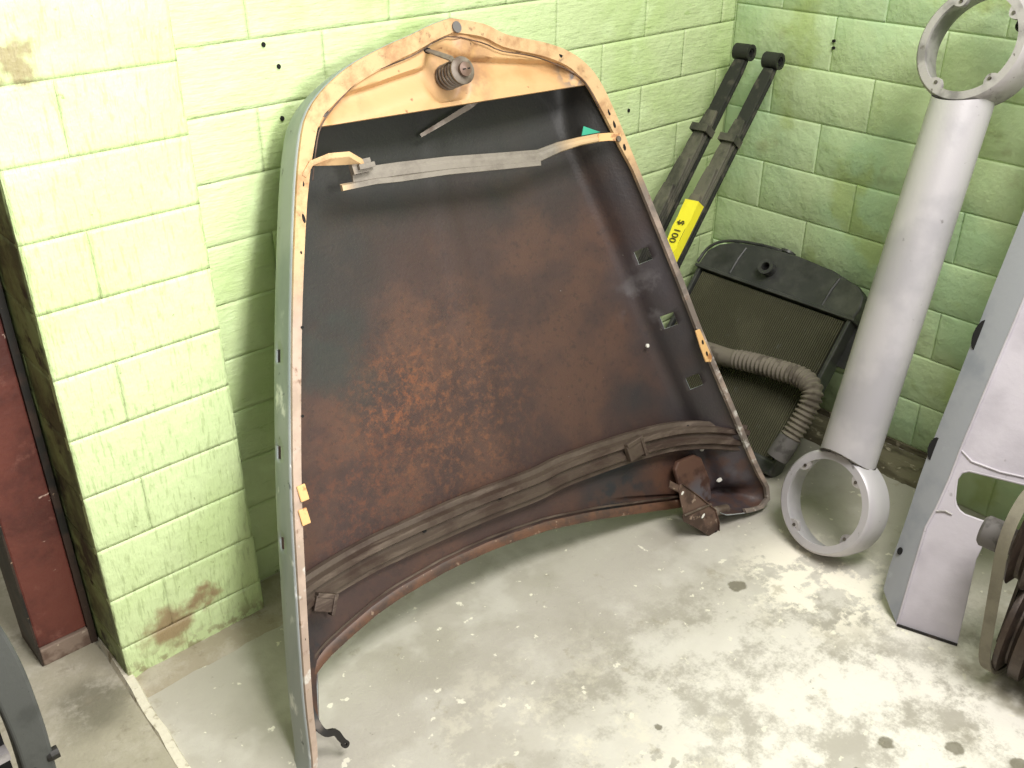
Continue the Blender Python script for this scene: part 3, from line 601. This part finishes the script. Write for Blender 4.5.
PH = [(.440, .170), (.446, .178), (.456, .178), (.545, .070), (.549, .035), (.541, -.002), (.535, -.010), (.520, -.006), (.478, .040), (.432, .082), (.430, .095), (.437, .105), (.436, .140)]
ha = mk('hinge_arm', *prism([(x, s) for x, s in PH], -.030, -.026), hinge_m, bon, label='flat brown diamond shaped hinge arm'); mod_bevel(ha, .0015)
ha.modifiers.new('s', 'SOLIDIFY').thickness = .001
mk('arm_rib', *tube([(.435, .098, -.025), (.49, .094, -.023), (.535, .088, -.025)], .003, 6), steel_m, ha)
dab('arm_hole', .533, .008, -.026, .006, .006, black_m, ha); dab('arm_slot', .500, .070, -.026, .008, .003, white_m, ha, rot=.5); dab('arm_slot', .447, .155, -.026, .006, .003, white_m, ha, rot=.5)
mk('arm_flange', *sweep([(.452, .178, -.028), (.50, .125, -.026), (.546, .068, -.026), (.549, .03, -.027), (.538, -.008, -.028)], rectp(.002, .010), (0, 0, 1)), hinge_m, ha)
# left hinge, only its bent end shows past the flange
hl = mk('hinge_hook', *sweep(catmull([(-.622, .150, -.07), (-.630, .125, -.04), (-.632, .102, -.02), (-.624, .084, -.014), (-.606, .076, -.012), (-.599, .058, -.013), (-.594, .046, -.014)], 4), lambda t: rectp(.016 * (1 - .3 * t), .008), (0, 0, 1)), dark_m, bon, smooth=40, label='black bent hinge end')
mk('hook_eye', *xf(lathe([(.003, -.004), (.008, -.004), (.008, .004), (.003, .004)], 14), Matrix.Translation((-.593, .042, -.014))), dark_m, hl)
# rust welt in the right side wall: three openings get a folded edge already cut in the skin

# ------------------------------------------------------------------ leaf springs
def leaf_spring(top, bot, label, tag, wd):
    top = Vector(top); bot = Vector(bot); ax = (top - bot).normalized(); Y = Vector((0, -1, 0)); Y = (Y - ax * Y.dot(ax)).normalized(); Nn = Y.cross(ax).normalized()
    if Nn.x > 0: Nn = -Nn; 
    Xl = ax; Zl = Nn; Yl = Zl.cross(Xl)
    L = (top - bot).length
    t = thing('leaf_spring', label, 'leaf spring', bot, frame(Xl, Yl, Zl), 'pair of leaf springs in the corner')
    arc = lambda x: .006 * math.sin(math.pi * x / L)
    def leaf(name, a, b, z, w, th, m, ends=.03):
        pts = [(a + (b - a) * k / 24, 0, arc(a + (b - a) * k / 24) + z) for k in range(25)]
        def pr(tt):
            d = min(tt, 1 - tt) * (b - a); ww = w * (.78 + .22 * sst(d, 0, ends)); return [(-ww / 2, -th / 2), (ww / 2, -th / 2), (ww / 2, th / 2), (-ww / 2, th / 2)]
        return mod_bevel(mk(name, *sweep(pts, pr, (0, 0, 1)), m, t), .0012)
    leaf('main_leaf', .02, L - .03, -.004, wd, .0095, leafd_m, .001)
    leaf('leaf', .03, L - .05, .006, wd * .97, .0095, leafd_m)
    leaf('leaf', .12, L - .22, .016, wd * .99, .0095, leaf_m, .05)
    leaf('leaf', .17, L - .29, .026, wd * .98, .0095, leaf_m, .04)
    leaf('leaf', .26, L - .38, .036, wd * .97, .0095, leaf_m, .05)
    leaf('leaf', .36, L - .47, .046, wd * .96, .0095, leaf_m, .05)
    for x in (.024, L - .024):
        M_ = Matrix.Translation((x, 0, .006)) @ Matrix.Rotation(math.pi / 2, 4, 'X')
        ey = mk('spring_eye', *xf(lathe([(.013, -wd * .6), (.023, -wd * .6), (.023, wd * .6), (.013, wd * .6)], 26), M_), leafd_m, t, smooth=True)
        mk('bush', *xf(lathe([(.0065, -wd * .5), (.013, -wd * .5), (.013, wd * .5), (.0065, wd * .5)], 20), M_), black_m, ey, smooth=True)
    for x in (L - .285, .34):
        z = arc(x) + .018
        c = mk('clamp', *join(box(x - .011, x + .011, -wd * .66, wd * .66, z - .020, z - .016), box(x - .011, x + .011, -wd * .66, -wd * .60, z - .020, z + .024), box(x - .011, x + .011, wd * .60, wd * .66, z - .020, z + .022), box(x - .011, x + .011, -wd * .66, wd * .66, z + .018, z + .023)), leaf_m, t, label='clamp strap'); mod_bevel(c, .002)
    mk('centre_bolt', *tube([(L * .47, 0, arc(L * .5) + .03), (L * .47, 0, arc(L * .5) + .052)], .006, 8), leafd_m, t)
    if tag:
        a, b = tag; pts = [(a + (b - a) * k / 10, .002 * math.sin(k * 2.1), arc(a + (b - a) * k / 10) + .0520) for k in range(11)]
        tp = mk('price_tape', *sweep(pts, lambda q: rectp(wd * 1.02 + .004 * math.sin(9 * q), .0015), (0, 0, 1)), yellow_m, t, label='bright yellow tape with handwritten price')
        mk('tape_fold', *box(a, b, -wd * .53, -wd * .51, arc((a + b) / 2) + .02, arc((a + b) / 2) + .052), yellow_m, tp)
        cu = bpy.data.curves.new('price_writing', 'FONT'); cu.body = '$ 100'; cu.size = .030; cu.extrude = .0002; cu.align_x = 'CENTER'; cu.align_y = 'CENTER'; cu.offset = .0001
        ob = bpy.data.objects.new('price_writing', cu); COL.objects.link(ob); ob.parent = tp
        cu.materials.append(ink_m); bpy.context.view_layer.update(); me_ = bpy.data.meshes.new_from_object(ob.evaluated_get(bpy.context.evaluated_depsgraph_get())); bpy.data.objects.remove(ob); ob = bpy.data.objects.new('price_writing', me_); COL.objects.link(ob); ob.parent = tp; ob['label'] = 'handwritten $ 100'
        # text runs down the spring
        R_ = frame(Vector((-1, 0, 0)), Vector((0, -1, 0)), Vector((0, 0, 1))).to_4x4(); R_.translation = Vector((a + (b - a) * .66, 0, arc((a + b) / 2) + .0550)); ob.matrix_basis = R_
    return t
leaf_spring((-.038, -.083, 1.070), (-.89, -.14, .03), 'black leaf spring nearer the corner, the left one of the pair', None, .044)
s2 = leaf_spring((-.038, -.183, 1.060), (-.885, -.235, .03), 'black leaf spring with bright yellow price tape, right one of the pair', (.56, .845), .041)

# ------------------------------------------------------------------ radiator
rA = Vector((0, -1, 0)); rB = Vector((.37, 0, .46)).normalized(); rC = rA.cross(rB)
rad = thing('car_radiator', 'black finned car radiator leaning on the wall between bonnet and grey tube', 'radiator', (-.43 - rC.x * 0, -.32, .022), frame(rA, rB, rC))
W2 = .265
mk('core', *box(-W2 + .012, W2 - .012, .03, .478, -.05, -.008), coreb_m, rad)
Vs = []; 
n = 76
vf = []
for k in range(n):
    x = -W2 + .016 + (2 * W2 - .032) * k / (n - 1); vf.append(box(x - .0013, x + .0013, .03, .478, -.016, .0))
o = mk('core_tubes', *join(*vf), core_m, rad, kind='stuff', label='fine upright cooling tubes')
vf = []
for k in range(112):
    y = .033 + (.478 - .033) * k / 111; vf.append(box(-W2 + .014, W2 - .014, y - .0006, y + .0006, -.018, -.007))
mk('core_fins', *join(*vf), core_m, rad, kind='stuff', label='thin cross fins')
for sx in (-1, 1):
    mod_bevel(mk('side_frame', *join(box(sx * W2 - .006, sx * W2 + .006, .0, .50, -.058, .006)), tank_m, rad), .002)
tp_ = [(-.275, .49), (.275, .49), (.280, .53), (.272, .562), (.245, .585), (.15, .607), (.03, .616), (-.09, .612), (-.19, .598), (-.24, .575), (-.268, .545)]
tk = mk('top_tank', *prism(tp_, -.065, .006), tank_m, rad, label='black dented top tank'); mod_bevel(tk, .014, 4)
mod_bevel(mk('tank_flange', *box(-.28, .28, .484, .494, -.07, .014), tank_m, tk), .002)
for x in (-.155, .17): mk('tank_rib', *tube([(x, .50, .005), (x + .004, .55, .007), (x + .01, .59, .004)], .004, 6), tank_m, tk, smooth=True)
nk = mk('inlet_neck', *xf(lathe([(.013, 0), (.021, 0), (.021, .028), (.024, .030), (.024, .035), (.013, .035)], 24), Matrix.Translation((-.035, .547, .004))), tank_m, tk, smooth=True)
mk('neck_bore', *xf(lathe([(.0001, .012), (.0131, .012), (.0131, .014), (.0001, .014)], 20), Matrix.Translation((-.035, .547, .004))), black_m, nk)
mk('filler_cap', *xf(lathe([(.0001, 0), (.018, 0), (.018, .014), (.024, .014), (.024, .022), (.0001, .024)], 24), Matrix.Translation((-.03, .608, -.035)) @ Matrix.Rotation(-math.pi / 2, 4, 'X')), tank_m, tk, smooth=True, label='small black filler cap')
mk('overflow_pipe', *tube(catmull([(-.04, .622, -.02), (-.10, .618, -.01), (-.185, .606, -.005), (-.243, .584, -.0), (-.274, .55, .0), (-.284, .50, 0)], 6), .005, 8), tank_m, tk, smooth=True)
mod_bevel(mk('bottom_tank', *box(-.272, .272, -.008, .035, -.062, .008), tank_m, rad), .008, 3)
mk('mount_bracket', *box(W2 + .004, W2 + .036, .36, .50, -.055, -.045), tank_m, rad)

# hose, ribbed, in the radiator's frame (y = -a)
hc = Vector((-.43, -.32, .022))
HP = [(-.12, .235, .06), (-.06, .245, .05), (.0, .25, .045), (.07, .262, .048), (.17, .272, .058), (.25, .275, .066), (.292, .258, .070), (.306, .222, .068), (.303, .17, .060), (.295, .115, .052), (.288, .07, .046), (.283, .045, .042)]
hp = catmull(HP, 14)
cum = [0]
for a, b in zip(hp, hp[1:]): cum.append(cum[-1] + (b - a).length)
Lh = cum[-1]; fine = []; rr = []
NF = 330
for k in range(NF + 1):
    x = Lh * k / NF
    i = max(j for j in range(len(cum)) if cum[j] <= x + 1e-9); i = min(i, len(hp) - 2); tt = (x - cum[i]) / max(1e-9, cum[i + 1] - cum[i])
    fine.append(hp[i].lerp(hp[i + 1], tt)); 
    smooth_end = sst(x, .14, .16) * (1 - sst(x, Lh - .035, Lh - .02)); bend = 0 if .415 < x < .455 else 1
    rr.append(.0275 + .0034 * math.sin(x * 2 * math.pi / .0145) * smooth_end)
hs = thing('radiator_hose', 'dusty grey corrugated rubber hose bent in front of the black radiator', 'hose', hc, frame(rA, rB, rC))
mk('hose_tube', *tube(fine, rr, 20), hose_m, hs, smooth=70)
mk('hose_cuff', *tube([fine[-36], fine[-20], fine[-1]], [.031, .0325, .031], 18), stub_m, hs, smooth=True)

# ------------------------------------------------------------------ ringed tube
Bf = Vector((-.612, -.850, .150)); Tf = Vector((-.205, -.789, 1.190))
td = (Tf - Bf).normalized(); Ax = Vector((.93, -.16, -.36)); Ax = (Ax - td * Ax.dot(td)).normalized(); Sx = td.cross(Ax).normalized()
Ro, Ri, Dp = .132, .108, .08
mid = Bf + Ax * Dp * .5; Lr = (Tf - Bf).length
rt_ = thing('twin_ring_tube', 'long silver grey tube with an open ring at each end, leaning on right wall', 'tube', mid, frame(Sx, td, Ax))
# local: x side, y up the tube, z away from the viewer
def ringmesh(sh):
    # front ring face narrows where the lamp sits; skirt bulges outwards to the back
    return lathe([(Ri, -Dp * .5), (Ro - .006, -Dp * .5), (Ro, -Dp * .5 + .006), (Ro + .004, 0), (Ro, Dp * .5), (Ro - .006, Dp * .5), (Ro - .010, Dp * .5 - .004), (Ri + .008, -Dp * .5 + .012), (Ri, -Dp * .5 + .008)], 64)
for yy, nm in ((0, 'lower'), (Lr, 'upper')):
    rg = mk('end_ring', *xf(ringmesh(0), Matrix.Translation((0, yy, 0))), silverd_m if yy else silver_m, rt_, smooth=40, label=nm + ' open end ring')
    for a in ((40, 130, 215, 305) if yy == 0 else (60, 140, 225, 300)):
        q = math.radians(a); c = Vector((math.cos(q), math.sin(q), 0)); tn = Vector((-math.sin(q), math.cos(q), 0))
        P = []
        for k in range(13):
            u = -1 + k / 6; P.append(((Ri + .004) * math.cos(q + u * .17), (Ri + .004) * math.sin(q + u * .17)))
        for k in range(12, -1, -1):
            u = -1 + k / 6; r_ = Ri - .014 * (math.cos(u * math.pi / 2)) ** .7 if abs(u) < 1 else Ri; P.append((r_ * math.cos(q + u * .17), r_ * math.sin(q + u * .17)))
        P = [(x, y + yy) for x, y in P]
        bs_ = mk('screw_lug', *prism(P, -Dp * .5 + .0005, -Dp * .5 + .012), silverd_m, rg)
        mk('screw', *xf(lathe([(.0001, 0), (.0042, 0), (.0042, .003), (.0001, .003)], 10), Matrix.Translation((c.x * (Ri - .003), c.y * (Ri - .003) + yy, -Dp * .5 - .002))), screw_m, rg)
Rt = .071
def tube_local(y0, y1):
    # tube ends are saddled onto the rings
    V = []; F = []; n = 48; rows = 26
    for j in range(rows + 1):
        for k in range(n):
            q = 2 * math.pi * k / n; x = Rt * math.cos(q); z = Rt * .92 * math.sin(q) + .004
            c = math.sqrt(max(0, (Ro + .001) ** 2 - x * x)); a = c; b = Lr - c
            V.append((x, a + (b - a) * j / rows, z))
    for j in range(rows):
        for k in range(n): F.append((j * n + k, j * n + (k + 1) % n, (j + 1) * n + (k + 1) % n, (j + 1) * n + k))
    return V, F
mk('tube_body', *tube_local(0, Lr), silver_m, rt_, smooth=True)
mk('saddle_seam', *[q for q in tube([(Rt * 1.0 * math.cos(q), math.sqrt((Ro + .0015) ** 2 - (Rt * math.cos(q)) ** 2), Rt * .92 * math.sin(q) + .004) for q in [2 * math.pi * k / 40 for k in range(41)]], .0018, 6)], screw_m, rt_, smooth=True)
wire = mk('wire_scrap', *tube(catmull([(-.03, Lr + .10, .045), (-.05, Lr + .085, .02), (-.075, Lr + .075, .03), (-.07, Lr + .05, .045), (-.045, Lr + .06, .05), (-.05, Lr + .085, .05)], 6), .004, 8), dark_m, rt_, smooth=True, label='dark scrap of wire in the upper ring')

# ------------------------------------------------------------------ valance panel at the right
vd = Vector((.30813, -.95135, 0)); vl = Vector((.39704, .1286, .90875)); vl.normalize(); vn = vd.cross(vl).normalized()
if vn.x > 0: vn = -vn
# frame: x = along base to the right, y = up the panel, z = x cross y
vz = vd.cross(vl).normalized(); sgn = 1 if vz.dot(Vector((-1, 0, 0))) > 0 else -1
va = thing('valance_panel', 'pale grey primed folded body panel with a rounded cutout, leaning at the right edge', 'body panel', (-.70932, -1.13222, 0), frame(vd, vl, vz))
zf = sgn
out = [(.0, .0), (.131, .0), (.127, .10), (.122, .20), (.135, .285), (.075, .290), (.062, .296), (.052, .306), (.046, .320), (.042, .345), (.040, .365), (.046, .382), (.060, .390), (.115, .391), (.20, .392), (.40, .400), (.42, .7), (.42, 1.06), (.106, 1.06), (.077, .80), (.052, .597), (.033, .440), (.026, .36), (.016, .29), (.005, .24), (.002, .12)]
fp = mk('front_face', *prism(out, -.006 if zf > 0 else 0, 0 if zf > 0 else .006), valance_m, va); mod_bevel(fp, .002)
# angled side face folded back from the fold line, edge at the wall side
fold = [(.0, .0), (.002, .12), (.005, .24), (.016, .29), (.026, .36), (.033, .44), (.052, .597), (.077, .80), (.106, 1.06)]
back = [(-.050, .062), (-.050, .12), (-.043, .22), (-.040, .27), (-.037, .34), (-.032, .41), (-.012, .60), (.008, .80), (.036, 1.06)]
V = []; F = []
# back edge lies behind the face plane, on the far side
for (a, b), (c, d) in zip(fold, back):
    V += [(a, b, 0), ((a + c) * .5, (b + d) * .5, -zf * .012), (c, d, -zf * .035), (c + .003, d, -zf * .038), ((a + c) * .5 + .004, (b + d) * .5, -zf * .016), (a + .004, b, -zf * .006)]
for i in range(len(fold) - 1):
    for k in range(6): F.append((i * 6 + k, i * 6 + (k + 1) % 6, (i + 1) * 6 + (k + 1) % 6, (i + 1) * 6 + k))
F += [(5, 4, 3, 2, 1, 0), tuple(len(V) - 6 + k for k in range(6))]
sf = mk('side_face', V, F, valside_m, va, smooth=30, label='blue grey folded side')
mk('bottom_edge', *join(xf(box(0, .131, -.001, .004, -.006, .006), Matrix.Translation((0, 0, 0)))), dark_m, va, label='dark lower edge')
mk('fold_bead', *tube([(a, b, zf * .0005) for a, b in fold], .003, 8), valance_m, va, smooth=True)
def hole_patch(x, y, z, rx, ry, rot): 
    P = [(x + a, y + b) for a, b in disc_poly(rx, ry, 18, rot)]
    return prism(P, min(z, z + zf * .002), max(z, z + zf * .002))
mk('bolt_hole', *hole_patch(-.036, .165, -zf * .022, .006, .009, 0), black_m, sf)
mk('oblong_hole', *hole_patch(-.022, .415, -zf * .030, .014, .028, 0), black_m, sf)
mk('oblong_hole', *hole_patch(.008, .690, -zf * .030, .015, .036, -.1), black_m, sf)
mk('upper_crease', *tube([(.034, .43, zf * .0005), (.06, .412, zf * .0015), (.12, .405, zf * .0015), (.38, .415, zf * .0005)], .0028, 6), valance_m, va, smooth=True)
mk('dent_mark', *tube([(.016, .282, zf * .001), (.035, .288, zf * .002), (.05, .284, zf * .001)], .003, 6), silverd_m, va)
mk('cutout_lip', *tube([(x, y, -zf * .003) for x, y in out[4:15]], .0035, 8), valance_m, va, smooth=True)

# ------------------------------------------------------------------ belt pulley unit at the right edge
pc = Vector((-.655, -1.33, .135))
pu = thing('pulley_unit', 'grimy engine part with belt, dark pulleys and orange hub at the right edge', 'engine part', (-.655, -1.382, 0))
ax = Vector((.10, -1, -.02)).normalized(); up_ = Vector((0.05, 0, 1)); sx_ = up_.cross(ax).normalized(); uy_ = ax.cross(sx_).normalized()
def pm(c): m = frame(sx_, uy_, ax).to_4x4(); m.translation = Vector(c); return m
def grooved(n, r, pitch, w0=0):
    P = [(.02, w0)]; z = w0
    for k in range(n):
        P += [(r, z), (r, z + pitch * .25), (r - .022, z + pitch * .45), (r - .022, z + pitch * .55), (r, z + pitch * .75)]; z += pitch
    P += [(r, z), (.02, z)]; return P
lo = mk('lower_pulley', *xf(lathe(grooved(4, .120, .045), 48), pm((0, .035, .135))), pulley_m, pu, smooth=25)
mk('pulley_hub', *xf(lathe([(.0001, .18), (.03, .18), (.03, .23), (.0001, .235)], 20), pm((0, .035, .135))), pulley_m, lo)
upc = (-.015, .062, .345)
up_p = mk('upper_pulley', *xf(lathe([(.05, 0), (.098, 0), (.104, .006), (.086, .016), (.086, .024), (.104, .034), (.100, .042), (.078, .030), (.05, .026)], 48), pm(upc)), pulley_m, pu, smooth=25)
mk('orange_hub', *xf(lathe([(.0001, .0), (.06, .0), (.064, .03), (.05, .05), (.03, .055), (.03, .075), (.0001, .08)], 30), pm(upc)), orange_m, up_p, smooth=30, label='orange painted hub')
# belt round both
c0 = Vector((0, .135)); c1 = Vector((upc[0], upc[2])); r0, r1 = .124, .108
dd = (c1 - c0); ang = math.atan2(dd.y, dd.x); be = math.acos((r0 - r1) / dd.length)
bp = []
for k in range(25):
    a = ang + be + (2 * math.pi - 2 * be) * k / 24; bp.append((c0.x + r0 * math.cos(a), c0.y + r0 * math.sin(a)))
for k in range(25):
    a = ang - be + 2 * be * k / 24; bp.append((c1.x + r1 * math.cos(a), c1.y + r1 * math.sin(a)))
n = len(bp); V = []; F = []
for i in range(n):
    a = Vector(bp[i - 1]); b = Vector(bp[(i + 1) % n]); t_ = (b - a).normalized(); nn = Vector((t_.y, -t_.x))
    for o1, y in ((-.004, .034), (.004, .036), (.004, .012), (-.004, .014)):
        V.append((bp[i][0] + nn.x * o1, y + .002 + .10 * bp[i][1], max(.001, bp[i][1] + nn.y * o1)))
for i in range(n):
    for k in range(4): F.append((i * 4 + k, i * 4 + (k + 1) % 4, ((i + 1) % n) * 4 + (k + 1) % 4, ((i + 1) % n) * 4 + k))
mk('drive_belt', V, F, belt_m, pu, smooth=40, label='dusty grey belt')
mk('end_cap', *xf(lathe([(.0001, -.028), (.028, -.028), (.034, -.022), (.034, .012), (.028, .016), (.028, .05), (.0001, .05)], 28), pm((-.02, .112, .322))), stub_m, pu, smooth=40, label='round grey rubber cap')
mk('hub_plate', *xf(box(-.05, .05, -.17, .06, -.003, .003), pm((.02, .045, .25))), pulley_m, pu)

# ------------------------------------------------------------------ curved guard, bottom left
gd = thing('curved_guard', 'dark grey curved metal guard with a round bolt, bottom left corner', 'guard', (-2.42, -.55, 0))
outer = catmull([(-.05, .86, 0), (.0, .80, 0), (.035, .73, 0), (.058, .65, 0), (.070, .565, 0), (.0735, .475, 0), (.073, .40, 0), (.067, .30, 0), (.05, .2, 0), (.03, .1, 0), (.02, .0, 0)], 6)
pl_ = [(p.x, p.y) for p in outer]
inner = [(x - .045 - .012 * sst(y, .35, .8) , y) for x, y in pl_][::-1]
V_, F_ = prism(pl_ + inner, -.02, .02)
Mg = Matrix(((1, 0, 0, 0), (0, 0, -1, 0), (0, 1, 0, 0), (0, 0, 0, 1)))
mod_bevel(mk('guard_band', *xf((V_, F_), Mg), guard_m, gd), .006, 3)
mk('guard_bolt', *xf(lathe([(.0001, -.008), (.008, -.008), (.010, -.002), (.010, .01), (.0001, .01)], 16), Matrix.Translation((.070, -.015, .375)) @ Matrix.Rotation(math.pi / 2, 4, 'Y')), dark_m, gd, label='round dark bolt')
mk('backing_plate', *box(-.30, .018, .0, .02, .0, .70), black_m, gd, label='black backing plate')
mk('cross_rail', *box(-.30, .018, -.02, .0, .41, .425), silverd_m, gd, label='pale cross rail')
mk('foot', *box(-.16, .06, -.03, .03, 0, .012), dark_m, gd)
